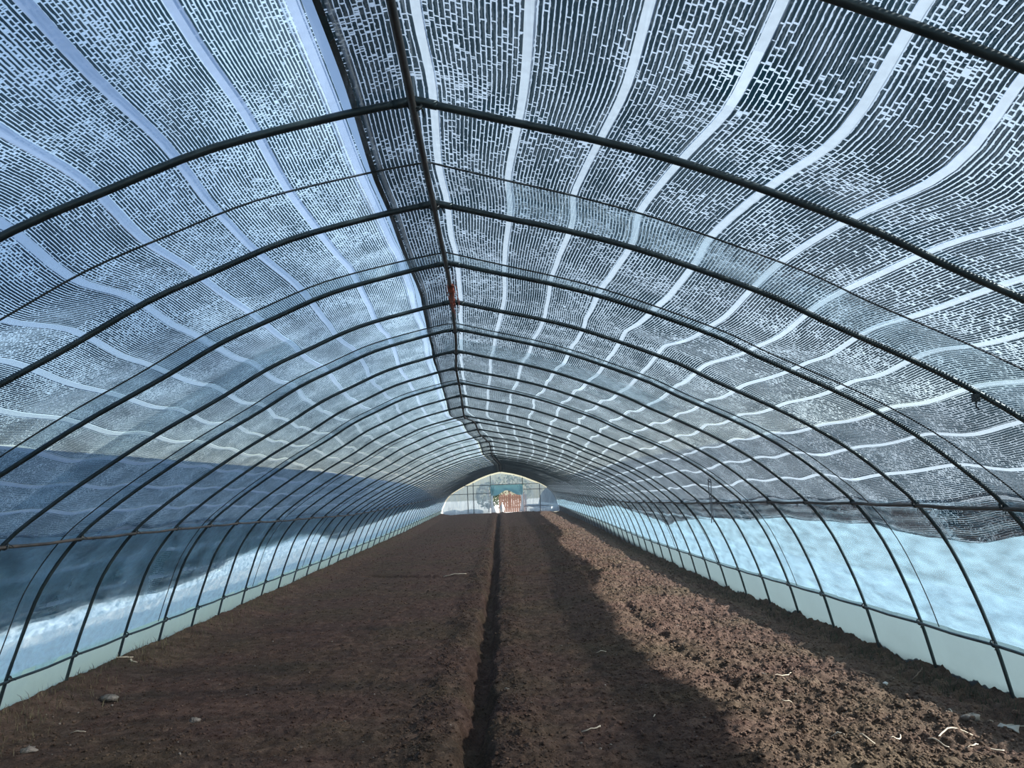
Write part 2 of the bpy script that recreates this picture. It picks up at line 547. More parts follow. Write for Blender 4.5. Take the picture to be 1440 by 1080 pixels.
def scatter_lumps(name, X, Y, size, mat, sink=.2, flat=.75):
    n = len(X)
    v = iv[None] * (1 + .35 * (rng.random((n, 12, 1)) - .5))
    sc = size[:, None, None] * np.stack([.8 + .5 * rng.random(n), .8 + .5 * rng.random(n), flat * (.7 + .5 * rng.random(n))], -1)[:, None, :]
    v = v * sc
    a = rng.random(n) * 6.28
    ca, sa = np.cos(a)[:, None], np.sin(a)[:, None]
    vx = v[..., 0] * ca - v[..., 1] * sa
    vy = v[..., 0] * sa + v[..., 1] * ca
    z = soil_height(X, Y)
    V = np.stack([vx + X[:, None], vy + Y[:, None], v[..., 2] + (z + size * flat * (1 - sink) * .6)[:, None]], -1).reshape(-1, 3)
    Fc = (ifc[None] + (np.arange(n) * 12)[:, None, None]).reshape(-1, 3)
    return link_mesh(name, V, Fc, mat, None, False)


N = 40000
Yc = 3.2 * (34 / 3.2) ** rng.random(N)
zone = rng.random(N)
Xc = np.where(zone < .50, rng.normal(2.1, .55, N),
              np.where(zone < .68, trench_x(Yc) + np.sign(rng.random(N) - .5) * np.abs(rng.normal(.27, .10, N)), rng.uniform(-3.3, 3.2, N)))
Xc = np.clip(Xc, -3.4, 3.25)
size = .0045 + .0085 * rng.random(N) ** 2.2 + np.where((zone < .5) & (rng.random(N) < .25), .009 * rng.random(N), 0)
size *= np.clip(1 + (Yc - 8) * .03, 1, 1.6)
clods = scatter_lumps('soil_clods', Xc + drift(Yc), Yc, size, M['dry_soil'])
tag(clods, 'loose brown soil clods crumbled over the beds', 'soil', kind='stuff')
N = 20000
Yc = 3.4 * (10 / 3.4) ** rng.random(N)
Xc = np.where(rng.random(N) < .45, rng.uniform(.9, 3.2, N), rng.uniform(-3.3, 2.4, N))
crumbs = scatter_lumps('soil_crumbs', Xc, Yc, .0025 + .0055 * rng.random(N) ** 2, M['dry_soil'], 0)
tag(crumbs, 'fine dry soil crumbs covering the nearest beds', 'soil', kind='stuff')
N = 420
Yc = 3.6 * (20 / 3.6) ** rng.random(N)
Xc = rng.uniform(-3.2, 3.0, N)
bits = scatter_lumps('soil_grit', Xc, Yc, .004 + .006 * rng.random(N) ** 2, M['stone'], 0)
tag(bits, 'pale grit specks scattered through the dark soil', 'grit', kind='stuff')


# grass along the wall feet
def blades(name, X, Y, h, mat, lean, parent=None):
    V, Fc = [], []
    z = soil_height(X, Y, False)
    for i in range(len(X)):
        a = random.uniform(0, 6.28)
        w = random.uniform(.0015, .003)
        dx, dy = math.cos(a) * w, math.sin(a) * w
        l = random.uniform(*lean) * h[i]
        b = random.uniform(0, 6.28)
        ex, ey = math.cos(b) * l, math.sin(b) * l
        k = len(V)
        V += [(X[i] - dx, Y[i] - dy, z[i] - .01), (X[i] + dx, Y[i] + dy, z[i] - .01),
              (X[i] + dx * .8 + ex * .35, Y[i] + dy * .8 + ey * .35, z[i] + h[i] * .55),
              (X[i] - dx * .8 + ex * .35, Y[i] - dy * .8 + ey * .35, z[i] + h[i] * .55),
              (X[i] + ex, Y[i] + ey, z[i] + h[i])]
        Fc += [(k, k + 1, k + 2, k + 3), (k + 3, k + 2, k + 4)]
    return link_mesh(name, V, Fc, mat, parent, False)


N = 2600
Yg = 5.0 * (30 / 5.0) ** rng.random(N)
Xg = -3.42 + np.abs(rng.normal(0, .20, N)) + drift(Yg)
tag(blades('dry_grass', Xg, Yg, .02 + .07 * rng.random(N) ** 2, M['dry_grass'], (.2, .9)),
    'thin dry weeds along the foot of the shaded film wall', 'grass', kind='stuff')
N = 3000
Yg = 4.2 * (30 / 4.2) ** rng.random(N)
Xg = 3.30 - np.abs(rng.normal(0, .09, N)) + drift(Yg)
tag(blades('dark_grass', Xg, Yg, .02 + .06 * rng.random(N) ** 2, M['dark_grass'], (.2, 1.0)),
    'dark short weeds in the furrow below the sunlit film wall', 'grass', kind='stuff')

# ground outdoors, left open where the soil floor lies
go = []
gy = np.array([-80, -40, -20, Y_FRONT, 0, 6, 12, 16, 20, 25, 30, 36, 42, 47, Y_END + .3, 60, 70, 110, 220], float)
for side in (-1, 1):
    inner = side * 3.58 + drift(gy)
    GX = inner[:, None] + (side * 160 - inner[:, None]) * np.array([0, .01, .03, .08, .2, .5, 1.0])[None, :]
    GY = np.broadcast_to(gy[:, None], GX.shape)
    go.append((np.stack([GX, GY, ground_z(GY) - .02], -1).reshape(-1, 3), [tuple(map(int, q)) for q in grid_faces(len(gy), 7)]))
for (y0, y1) in ((-80, Y_FRONT), (Y_END + .3, 220)):
    yy_ = gy[(gy >= y0) & (gy <= y1)]
    GX = drift(yy_)[:, None] + np.linspace(-3.58, 3.58, 5)[None, :]
    GY = np.broadcast_to(yy_[:, None], GX.shape)
    go.append((np.stack([GX, GY, ground_z(GY) - .02], -1).reshape(-1, 3), [tuple(map(int, q)) for q in grid_faces(len(yy_), 5)]))
gv, gf = merge(go)
tag(link_mesh('ground', gv, gf, M['field'], None, False), 'dry grassy ground outside the tunnel', 'ground', kind='structure')

# ------------------------------------------------------------------ hoops
ONES = ['', 'first', 'second', 'third', 'fourth', 'fifth', 'sixth', 'seventh', 'eighth', 'ninth', 'tenth', 'eleventh', 'twelfth',
        'thirteenth', 'fourteenth', 'fifteenth', 'sixteenth', 'seventeenth', 'eighteenth', 'nineteenth']


def ordinal(n):
    if n < 20:
        return ONES[n]
    tens, one = divmod(n, 10)
    T = {2: ('twentieth', 'twenty'), 3: ('thirtieth', 'thirty'), 4: ('fortieth', 'forty'), 5: ('fiftieth', 'fifty')}[tens]
    return T[0] if one == 0 else T[1] + '-' + ONES[one]


PIPE_R = .0128


def clip_mesh():
    parts = []
    for a in (-.012, .006):
        th = np.linspace(0, 2 * math.pi, 11)
        parts.append(tube(np.stack([np.cos(th) * .021, np.full_like(th, a) + .012 * np.sin(th), np.sin(th) * .021], 1), .0045, 5))
    parts.append(tube([(.018, 0, .0), (.030, .008, -.012), (.036, .014, -.030)], .003, 5))
    v, f = merge(parts)
    me = bpy.data.meshes.new('tie_clip')
    me.from_pydata([tuple(map(float, q)) for q in v], [], f)
    me.materials.append(M['wire'])
    return me


CLIP = clip_mesh()
S_UP_R, S_UP_L = s_at_z(1.265, True), s_at_z(1.25, False)
S_LO_R, S_LO_L = s_at_z(.34, True), s_at_z(.305, False)
for i, hy in enumerate(HOOP_Y):
    root = empty('pipe_hoop', tuple(surf(0, hy)))
    base = np.array(root.location)
    label = 'dark steel pipe hoop arching over the soil, %s hoop from the camera' % ordinal(i) if i else \
        'dark steel pipe hoop just behind the camera position'
    tag(root, label, 'hoop', 'steel hoops of the tunnel')
    segs = 46 if hy < 15 else 24
    sides = 10 if hy < 8 else 6
    for sgn, ln in ((-1, LEN_L), (1, LEN_R)):
        S = sgn * np.linspace(.002, ln, segs)
        p = surf(S, hy) - base
        amp = .006 if hy > 4 else .0
        p[:, 2] += amp * (vnoise(S * 1.4, S * 0 + hy, 8) - .5)
        v, f = tube(p, PIPE_R, sides)
        link_mesh('rafter_pipe', v, f, M['pipe'], root)
    # ridge sleeve that couples the two bent pipes
    S = np.linspace(-.07, .07, 7)
    v, f = tube(surf(S, hy) - base, PIPE_R + .003, 8)
    link_mesh('ridge_sleeve', v, f, M['pipe'], root)
    for s_ in (S_UP_R, S_UP_L, S_LO_R, S_LO_L, 0.0):
        c = bpy.data.objects.new('tie_clip', CLIP)
        col.objects.link(c)
        c.parent = root
        c.location = tuple(surf(s_, hy, -.012 if s_ else -.014) - base)
        c.rotation_euler = (0, (0.5 if s_ > 0 else -0.5 if s_ < 0 else 0), random.uniform(-.4, .4))

# ------------------------------------------------------------------ long pipes
yl = np.arange(Y_FRONT + .4, Y_END - .1, .25)


def long_pipe(name, s_, off, r, mat, label, sag=.008):
    p = surf(s_, yl, off)
    fr = (yl - BAY) % 1.0
    p[:, 2] -= sag * np.sin(math.pi * fr) ** 2
    p[:, 2] += .012 * (vnoise(yl / 2.2, yl * 0, int(abs(s_) * 10) + 2) - .5)
    v, f = tube(p, r, 8)
    o = link_mesh(name, v, f, mat)
    tag(o, label, 'pipe')
    return o


long_pipe('ridge_pipe', 0.0, -.024, .0120, M['pipe_brown'], 'long ridge pipe running under the peak of every hoop', .004)
long_pipe('side_purlin', S_UP_R, -.022, .0115, M['pipe_brown'], 'horizontal steel purlin at shoulder height along the sunny right wall')
long_pipe('side_purlin', S_UP_L, -.022, .0105, M['pipe_brown'], 'horizontal steel purlin at shoulder height along the left wall')
long_pipe('base_purlin', S_LO_R, -.022, .0110, M['pipe'], 'low steel base rail above the skirt of the right wall')
long_pipe('base_purlin', S_LO_L, -.022, .0100, M['pipe'], 'low steel base rail above the skirt of the left wall')


# ------------------------------------------------------------------ sheets: film, nets, skirts
yg = np.concatenate([np.arange(Y_FRONT, 20, .125), np.arange(20, Y_END + .01, .25)])


def sheet(name, s0, s1, off, mat, ncol=60, sag=.0, warp=0.0, parent=None, yy=None, seed=0, wave=.0, ripple=None, rib=None):
    """a sheet between arc positions s0(Y) and s1(Y)"""
    yy = yg if yy is None else yy
    a = np.broadcast_to(np.asarray(s0, float), yy.shape)[:, None]
    b = np.broadcast_to(np.asarray(s1, float), yy.shape)[:, None]
    t = np.linspace(0, 1, ncol)[None, :]
    S = a + (b - a) * t
    Y = np.broadcast_to(yy[:, None], S.shape)
    fr = (Y - BAY) % 1.0
    tp = np.interp(Y, [7, 22], [1, .08])
    o = off + tp * (-sag * np.sin(math.pi * fr) ** 2) + tp * wave * (vnoise(S * 2.2 + 9, Y * 2.0, seed) - .5)
    if ripple:
        o = o + ripple * (vnoise(S * 7, Y * 9, seed + 3) - .5)
    if warp:
        S2 = S + net_warp(S, Y, warp, seed)
    else:
        S2 = S
    P = surf(S2, Y, o)
    uv = np.stack([S, Y], -1).reshape(-1, 2)
    return link_mesh(name, P.reshape(-1, 3), grid_faces(len(yy), ncol), mat, parent, True, uv)


def net_warp(S, Y, amp, seed):
    amp = amp * np.clip(np.abs(S) / .8, .12, 1) * np.interp(Y, [6, 20], [1, .35])
    return amp * ((vnoise(S * .7 + 5, Y * .9, seed + 20) - .5) + .6 * (vnoise(S * 1.3 + 1, Y * 1.9, seed + 21) - .5))


roof = sheet('roof_film', s_at_z(1.20, False), s_at_z(1.22, True), PIPE_R + .002, M['roof_film'], 110, .012, 0, None, None, 1, .012)
tag(roof, 'clear plastic roof film stretched over all the hoops', 'plastic film')
sr = sheet('side_film', s_at_z(1.27, True), s_at_z(.30, True), PIPE_R + .010, M['side_film_right'], 22, .015, 0, None, None, 2, .03, .012)
tag(sr, 'bright pale blue clear film wall on the sunny right side', 'plastic film')
sl = sheet('side_film', s_at_z(1.255, False), s_at_z(.27, False), PIPE_R + .010, M['side_film_left'], 22, .015, 0, None, None, 3, .045, .022)
tag(sl, 'wrinkled pale blue film wall on the shaded left side', 'plastic film')

# skirts bulge inwards between the hoops at the foot
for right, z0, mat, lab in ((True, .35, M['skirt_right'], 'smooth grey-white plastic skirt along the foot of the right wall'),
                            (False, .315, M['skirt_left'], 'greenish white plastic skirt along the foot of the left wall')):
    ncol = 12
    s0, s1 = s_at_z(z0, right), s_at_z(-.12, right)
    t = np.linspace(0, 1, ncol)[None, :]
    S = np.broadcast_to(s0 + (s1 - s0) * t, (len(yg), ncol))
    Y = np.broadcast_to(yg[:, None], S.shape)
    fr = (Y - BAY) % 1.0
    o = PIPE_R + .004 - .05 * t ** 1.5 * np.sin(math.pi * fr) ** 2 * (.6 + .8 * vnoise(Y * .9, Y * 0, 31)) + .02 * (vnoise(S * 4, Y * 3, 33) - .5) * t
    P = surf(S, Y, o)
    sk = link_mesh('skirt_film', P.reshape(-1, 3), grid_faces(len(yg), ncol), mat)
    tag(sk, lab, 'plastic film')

# shade nets
BAND = .28
left_edge = np.interp(yg, [-6, 6, 6.6, 8.1, 9.8, 10.8, 12.8, 14.5, 16.4, 18.6, 21, 24, 31, 38, 45, 51],
                      [.60, .62, .67, .63, .62, .69, .83, .90, .88, .66, .80, .92, 1.10, 1.05, 1.22, 1.2]) - ground_z(yg)
right_edge = np.interp(yg, [-6, 3, 5.2, 6.1, 7.4, 9, 11.2, 13, 15.8, 18, 21.7, 25, 28, 35, 45, 51],
                       [.95, .97, 1.02, 1.07, 1.07, 1.05, 1.01, .99, .83, .97, 1.12, 1.10, .98, 1.03, 1.15, 1.1]) - ground_z(yg)
left_edge = left_edge + .03 * (vnoise(yg * 1.6, yg * 0, 41) - .5)
right_edge = right_edge + .02 * (vnoise(yg * 1.2, yg * 0, 42) - .5)
S_SEAM = -.19
NET_OFF = PIPE_R + .030


def net(name, s0, s1_edge, right, mat, band_mat, bands, off, label, seed, warp):
    s1 = s_at_z(s1_edge, right)
    o = sheet(name, s0, s1, off, mat, 96, .03, warp, None, None, seed, .03)
    tag(o, label, 'shade net')
    for j, (sb, wd) in enumerate(bands):
        a = np.full_like(yg, sb - wd / 2)
        ok = np.abs(sb) + wd < np.abs(s1)
        yy = yg[ok]
        if len(yy) < 4:
            continue
        # one ribbon over the longest stretch where the net reaches this far down
        idx = np.where(ok)[0]
        runs = np.split(idx, np.where(np.diff(idx) > 1)[0] + 1)
        run = max(runs, key=len)
        yy = yg[run]
        sheet('net_band', sb - wd / 2, sb + wd / 2, off - .003, band_mat, 3, .03, warp, o, yy, seed, .03)
    return o


bands_r = [(.045 + BAND * j, .028) for j in range(0, 13)]
bands_l = [(-.24 - .01, .05)] + [(-.24 - .265 * j, .034) for j in range(1, 14)]
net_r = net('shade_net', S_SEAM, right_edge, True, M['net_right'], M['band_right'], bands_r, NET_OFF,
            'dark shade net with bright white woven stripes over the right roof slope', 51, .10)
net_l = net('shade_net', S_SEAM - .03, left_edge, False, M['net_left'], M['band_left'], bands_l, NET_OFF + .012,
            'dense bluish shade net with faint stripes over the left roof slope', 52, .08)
# each net is folded double along its lower hem
sheet('net_hem', s_at_z(1.27, True), s_at_z(right_edge + .02, True), NET_OFF + .02, M['net_hem'], 12, .03, .10, net_r, None, 51, .03)
sheet('net_hem', s_at_z(1.25, False), s_at_z(left_edge + .02, False), NET_OFF + .03, M['net_hem'], 14, .03, .08, net_l, None, 52, .03)
# dark doubled selvedge where the right net laps over the left one
sheet('net_selvedge', S_SEAM - .010, S_SEAM + .009, NET_OFF - .010, M['net_edge'], 3, .03, .10, net_r, None, 51, .03)
sheet('net_band', S_SEAM + .016, S_SEAM + .034, NET_OFF - .008, M['band_right'], 3, .03, .10, net_r, None, 51, .03)

# ------------------------------------------------------------------ press ropes over the film and film laps beside hoops
ROPES = [(.53, .53, 'slack thin dark rope over the film between the two nearest full hoops'),
         (1.80, 1.80, 'thin dark rope bent across the roof just before the fifth hoop'),
         (3.74, 3.78, 'thin dark rope over the grey film lap before the seventh hoop'),
         (6.78, 6.80, 'thin rope over the film beside the tenth hoop'),
         (10.3, 10.2, 'thin rope over the film beside the fourteenth hoop'),
         (13.4, 13.3, 'thin rope over the film beside the seventeenth hoop')]
for kl, kr, lab in ROPES:
    S = np.linspace(S_LO_L, S_LO_R, 110)
    yk = BAY + np.where(S < 0, kl, kr) + .05 * np.sin(S * 1.1)
    p = surf(S, yk, PIPE_R - .010)
    v, f = tube(p, .0042, 6)
    tag(link_mesh('press_rope', v, f, M['rope']), lab, 'rope', 'ropes over the roof film')

LAPS = [(.53, .97, .3, 2.9), (1.80, 1.99, -2.6, 1.6), (3.75, 3.99, -3.0, 2.6), (2.62, 2.97, -2.8, -1.0), (4.4, 4.98, -.1, 1.9), (6.79, 6.99, -2.6, 2.4)]
for (k0, k1, sa, sb) in LAPS:
    S = np.linspace(sa, sb, 60)[:, None]
    t = np.linspace(0, 1, 5)[None, :]
    Y = BAY + k0 + (k1 - k0) * t + .05 * np.sin(S * 1.1) * (1 - t)
    P = surf(np.broadcast_to(S, (60, 5)), Y, PIPE_R - .006)
    link_mesh('film_lap', P.reshape(-1, 3), grid_faces(60, 5), M['lap_film'], roof)

# ------------------------------------------------------------------ hanging bits
# red frayed twine around the ridge
parts = []
for k in range(16):
    n = 7
    y0 = 5.0 + random.uniform(-.05, .08)
    x0, z0 = -.185 + random.uniform(-.012, .02), 2.665
    yy_ = np.linspace(y0, y0 + random.uniform(.2, .5), n)
    p = np.stack([x0 + np.cumsum(rng.normal(0, .006, n)), yy_, z0 - .012 - np.linspace(0, 1, n) ** 1.3 * random.uniform(.02, .10)
                  + rng.normal(0, .004, n)], 1)
    parts.append(tube(p, .0022, 4))
for k in range(4):
    th = np.linspace(0, 2 * math.pi, 12)
    parts.append(tube(np.stack([-.185 + .018 * np.cos(th), 5.05 + k * .02 + .006 * np.sin(th), 2.655 + .020 * np.sin(th)], 1), .003, 5))
v, f = merge(parts)
tag(link_mesh('twine', v, f, M['twine']), 'frayed red-brown twine hanging from the ridge pipe', 'twine')

# strap hanging from the right hoop
st = empty('hanging_strap', (2.44, 9.75, 1.50))
tag(st, 'two dark strap ends hanging beside the right shoulder purlin', 'strap')
for dx, ln in ((-.010, .46), (.012, .45)):
    P = []
    for i in range(9):
        t = i / 8
        x = dx + .006 * math.sin(t * 5 + dx * 200)
        z = -t * ln
        P += [(x - .0045, -.0012, z), (x + .0045, -.0012, z), (x + .0045, .0012, z), (x - .0045, .0012, z)]
    link_mesh('strap_end', P, [tuple(map(int, q)) for q in grid_faces(9, 4, True)] + [(0, 1, 2, 3), (35, 34, 33, 32)], M['strap'], st)
th = np.linspace(0, 6.283, 12)
v, f = tube(np.stack([.014 * np.cos(th), .012 * np.sin(th), .004 + .016 * np.sin(th)], 1), .007, 6)
link_mesh('knot', v, f, M['strap'], st)

# small bracket under the second full hoop
v, f = merge([box(-.012, .012, -.014, .014, -.035, .0), tube([(0, 0, -.03), (0, .004, -.055), (.01, .0, -.07)], .004, 6)])
tag(link_mesh('pipe_bracket', v, f, M['wire'], None, False, None, tuple(surf(s_at_z(1.80, True), BAY + 1.0, -.010))),
    'small dark bracket clipped below a hoop on the right roof slope', 'bracket')


# ------------------------------------------------------------------ stalks, stones and scraps on the soil
def stalk(name, x, y, length, ang, bend, mat, label, cat='stalk', group=None, r=.0045, lift=.02):
    n = 9
    t = np.linspace(-.5, .5, n)
    px = x + length * (t * math.cos(ang) - bend * (t * t - .12) * math.sin(ang) * 2)
    py = y + length * (t * math.sin(ang) + bend * (t * t - .12) * math.cos(ang) * 2)
    pz = soil_height(px, py)
    pz = np.maximum(pz, np.convolve(np.pad(pz, 2, 'edge'), np.ones(5) / 5, 'valid')) + r * .7 + lift * (.25 - t * t)
    v, f = tube(np.stack([px, py, pz], 1), r * (1 - .5 * np.abs(t)), 6)
    o = link_mesh(name, v, f, mat)
    return tag(o, label, cat, group)


stalk('root_piece', 2.13, 6.79, .26, .25, .5, M['straw'], 'long curved pale root on the sunlit soil beside the scraped furrow', 'root')
stalk('straw', .58, 5.53, .17, .75, .6, M['straw'], 'curved pale straw alone on the dark bed beside the trench', 'straw')
stalk('stick', 3.12, 5.55, .24, -.55, .05, M['straw'], 'long straight pale stick in the dark furrow below the right skirt', 'stick', None, .004)
stalk('root_piece', 2.53, 5.06, .22, .2, -.55, M['straw'], 'arched pale root near the bottom corner of the sunlit soil', 'root', None, .005)
stalk('stick', -.68, 16.34, .42, .15, .1, M['straw'], 'pale stick lying at the cross furrow on the left bed', 'stick', None, .010)
stalk('twig', 2.75, 6.76, .16, -.7, .1, M['twig'], 'thin brown twig at the shadow edge near the right wall', 'twig', None, .0035)
stalk('twig', -2.73, 6.03, .10, .0, .2, M['straw'], 'tiny pale twig between the stones on the left soil', 'twig', None, .004)
stalk('twig', 3.22, 6.88, .16, .5, .3, M['twig'], 'dark forked twig at the foot of a right wall hoop', 'twig', None, .005)
STRAWS = ((1.94, 6.0, .12, .3, .3, 'short pale straw just below the long curved root on sunlit soil'),
          (2.07, 5.87, .13, 1.1, .2, 'upright-lying pale straw beside the end of the scraped furrow'),
          (2.22, 5.06, .12, .7, .4, 'small hooked straw left of the arched pale root'),
          (2.02, 4.99, .09, -.9, .1, 'short straight straw slanting down in the lower right soil'),
          (2.76, 5.52, .13, 1.0, .4, 'bent straw between the straight stick and the arched root'),
          (2.56, 4.9, .12, .5, .3, 'short straw directly below the arched pale root'),
          (2.41, 4.98, .11, -.8, .2, 'slanting straw touching the near end of the arched root'),
          (1.88, 5.07, .10, -.8, .1, 'leftmost short straw on the lower right sunlit soil'),
          (2.62, 4.81, .10, -.6, .3, 'straw nearest the bottom right corner of the soil'),
          (.07, 6.65, .09, -1.2, .2, 'small straw on the right shoulder of the trench'),
          (.93, 7.92, .09, .2, .3, 'tiny straw in the middle of the shaded right bed'),
          (.98, 5.7, .05, 1.2, .1, 'very short straw bit right of the curved straw'))
for (x, y, l, a, b, lab) in STRAWS:
    stalk('straw', x, y, l, a, b, M['straw'], lab, 'straw', 'loose straw stalks on the soil', .0042)
for (x, y, l, a, wh) in ((-3.40, 8.40, .16, .5, 'touching'), (-3.28, 8.30, .15, -.9, 'lying just off')):
    stalk('straw', x, y, l, a, .4, M['straw'], 'pale dry leaf strip %s the foot of a left wall hoop' % wh, 'straw', 'leaf strips at the left wall', .007)


def stone(x, y, r, mat, label, flat=.6, cat='stone', sd=0):
    g = np.random.default_rng(sd + 100)
    nr, nc = 7, 10
    th = np.linspace(.02, math.pi - .02, nr)[:, None]
    ph = np.linspace(0, 2 * math.pi, nc, endpoint=False)[None, :]
    rr = r * (1 + .55 * (g.random((nr, nc)) - .5))
    V = np.stack([rr * np.sin(th) * np.cos(ph) * 1.25, rr * np.sin(th) * np.sin(ph), rr * np.cos(th) * flat], -1).reshape(-1, 3)
    Fc = [tuple(map(int, q)) for q in grid_faces(nr, nc, True)] + [tuple(range(nc))[::-1], tuple((nr - 1) * nc + i for i in range(nc))]
    X, Y = np.array([x]), np.array([y])
    o = link_mesh('stone', V, Fc, mat, None, True, None, (x, y, float(soil_height(X, Y)[0]) + r * flat * .55))
    return tag(o, label, cat)


stone(-2.95, 7.04, .055, M['stone'], 'largest pale stone on the soil near the left skirt', .5, sd=1)
stone(-2.02, 6.16, .030, M['stone'], 'pale pebble on the open soil of the left bed', .6, sd=2)
stone(-2.85, 5.65, .045, M['stone'], 'flat earthy stone in the bottom corner by the left wall', .45, sd=3)
stone(2.76, 6.40, .014, M['pale_stone'], 'tiny bright white pebble at the shadow edge', .9, sd=4)
stone(2.80, 5.35, .045, M['stone'], 'pale stone among straws beside the dark furrow', .5, sd=5)

# crumpled plastic scrap
n = 9
gx, gy = np.meshgrid(np.linspace(-.07, .07, n), np.linspace(-.03, .03, 6))
gz = .02 + .035 * (vnoise(gx * 30 + 4, gy * 30, 61) - .3)
V = np.stack([gx + .02 * (vnoise(gx * 20, gy * 20, 62) - .5), gy * (1 + .6 * vnoise(gx * 15, gy * 0, 63)), gz], -1).reshape(-1, 3)
sc = link_mesh('plastic_scrap', V, grid_faces(6, n), principled('scrap', (0.26, 0.24, 0.21), 0.5, 0, (20, .3, .01)), None, True, None,
               (2.93, 5.22, float(soil_height(np.array([2.93]), np.array([5.22]))[0])))
sc.rotation_euler = (0, .1, -.6)
mod = sc.modifiers.new('thickness', 'SOLIDIFY')
mod.thickness = .003
tag(sc, 'crumpled pale plastic scrap half buried beside the dark furrow', 'scrap')

# ------------------------------------------------------------------ far end wall with doorway
GE = float(ground_z(Y_END))
wall = empty('wall_back', (0, Y_END, GE))
tag(wall, 'film-covered far end wall of the tunnel with a central doorway', 'wall', kind='structure')
cxe = float(drift(Y_END))


def roof_z(x):
    """height above the end-wall ground of the roof at world x"""
    S = np.linspace(-LEN_L, LEN_R, 400)
    P = surf(S, np.full(400, Y_END), -.01)
    return np.interp(x, P[:, 0], P[:, 2]) - GE


DX0, DX1, DTOP = .07, 1.92, 1.58


def crinkled(name, x0, x1, z0f, z1f, parent, mat, nx=40, nz=14, yo=0., seed=0, amp=.05):
    X = np.linspace(x0, x1, nx)[None, :]
    t = np.linspace(0, 1, nz)[:, None]
    zb, zt = z0f(X), z1f(X)
    Z = zb + (zt - zb) * t
    Yv = yo + amp * (vnoise(X * 6 + 3, Z * .8, seed) - .5) + amp * .5 * (vnoise(X * 15, Z * 1.5, seed + 1) - .5)
    return link_mesh(name, np.stack([np.broadcast_to(X, Z.shape), Yv, Z], -1).reshape(-1, 3), grid_faces(nz, nx), mat, parent)


zero = lambda X: np.zeros_like(X) + .0
crinkled('film_sheet', cxe - 3.35, DX0 - .05, zero, lambda X: np.minimum(roof_z(X) - .02, 1.62), wall, M['end_film'], 60, 16, .06, 71)
crinkled('film_sheet', DX1 + .05, cxe + 3.3, zero, lambda X: np.minimum(roof_z(X) - .02, 1.62), wall, M['end_film'], 50, 16, .06, 72)
crinkled('gable_film', cxe - 2.4, cxe + 2.4, lambda X: np.full_like(X, 1.60), lambda X: np.maximum(roof_z(X) - .07, 1.62), wall, M['end_film'], 70, 10, .08, 73)
# gathered white bottoms of the end film
crinkled('film_hem', cxe - 3.3, -.4, lambda X: zero(X) - .02, lambda X: .16 + .14 * vnoise(X * 3, X * 0, 74), wall, M['white_film'], 40, 5, -.02, 75, .12)
crinkled('film_hem', DX1 + .35, cxe + 3.2, lambda X: zero(X) - .02, lambda X: .16 + .16 * vnoise(X * 3, X * 0, 76), wall, M['white_film'], 40, 5, -.02, 77, .12)
for x in (DX0, DX1, cxe - 1.9, cxe + 2.25, DX0 - 1.0):
    v, f = tube([(x, 0, -.1), (x, 0, max(roof_z(x) - .05, .5))], .022, 8)
    link_mesh('post', v, f, M['pipe'], wall)
for z, x0, x1 in ((1.62, cxe - 2.3, cxe + 2.2), (1.15, cxe - 2.9, DX0), (1.30, DX1, cxe + 2.6), (.34, DX1, cxe + 3.0)):
    v, f = tube([(x0, -.02, z), (x1, -.02, z)], .017, 8)
    link_mesh('rail', v, f, M['pipe'], wall)
# door curtain: teal film gathered up over the opening, pulled back at both sides
cur = empty('door_curtain', ((DX0 + DX1) / 2, Y_END - .05, GE + 1.0))
tag(cur, 'teal film curtain gathered up above the far doorway', 'curtain')
hw = (DX1 - DX0) / 2
X = np.linspace(-hw, hw, 30)[None, :]
t = np.linspace(0, 1, 8)[:, None]
Z = .60 - t * (.42 + .16 * np.abs(X / hw) ** 2 - .10 * np.cos(X * 5))
Yv = -.03 - .07 * np.sin(t * 3.1) + .05 * (vnoise(X * 7, t * 3, 81) - .5)
link_mesh('curtain_sheet', np.stack([np.broadcast_to(X, Z.shape), Yv, Z], -1).reshape(-1, 3), grid_faces(8, 30), M['curtain'], cur)
for sgn in (-1, 1):
    t = np.linspace(0, 1, 12)[:, None]
    w = np.linspace(0, 1, 8)[None, :]
    Z = .55 - t * 1.5
    Xc = sgn * (hw + .02 - w * (.30 - .22 * np.sin(t * 2.6) + .10 * t))
    Yv = -.06 + .05 * np.sin(w * 12 + t * 2)
    link_mesh('curtain_side', np.stack([np.broadcast_to(Xc, (12, 8)), np.broadcast_to(Yv, (12, 8)), np.broadcast_to(Z, (12, 8))], -1).reshape(-1, 3),
              grid_faces(12, 8), M['white_film'], cur)

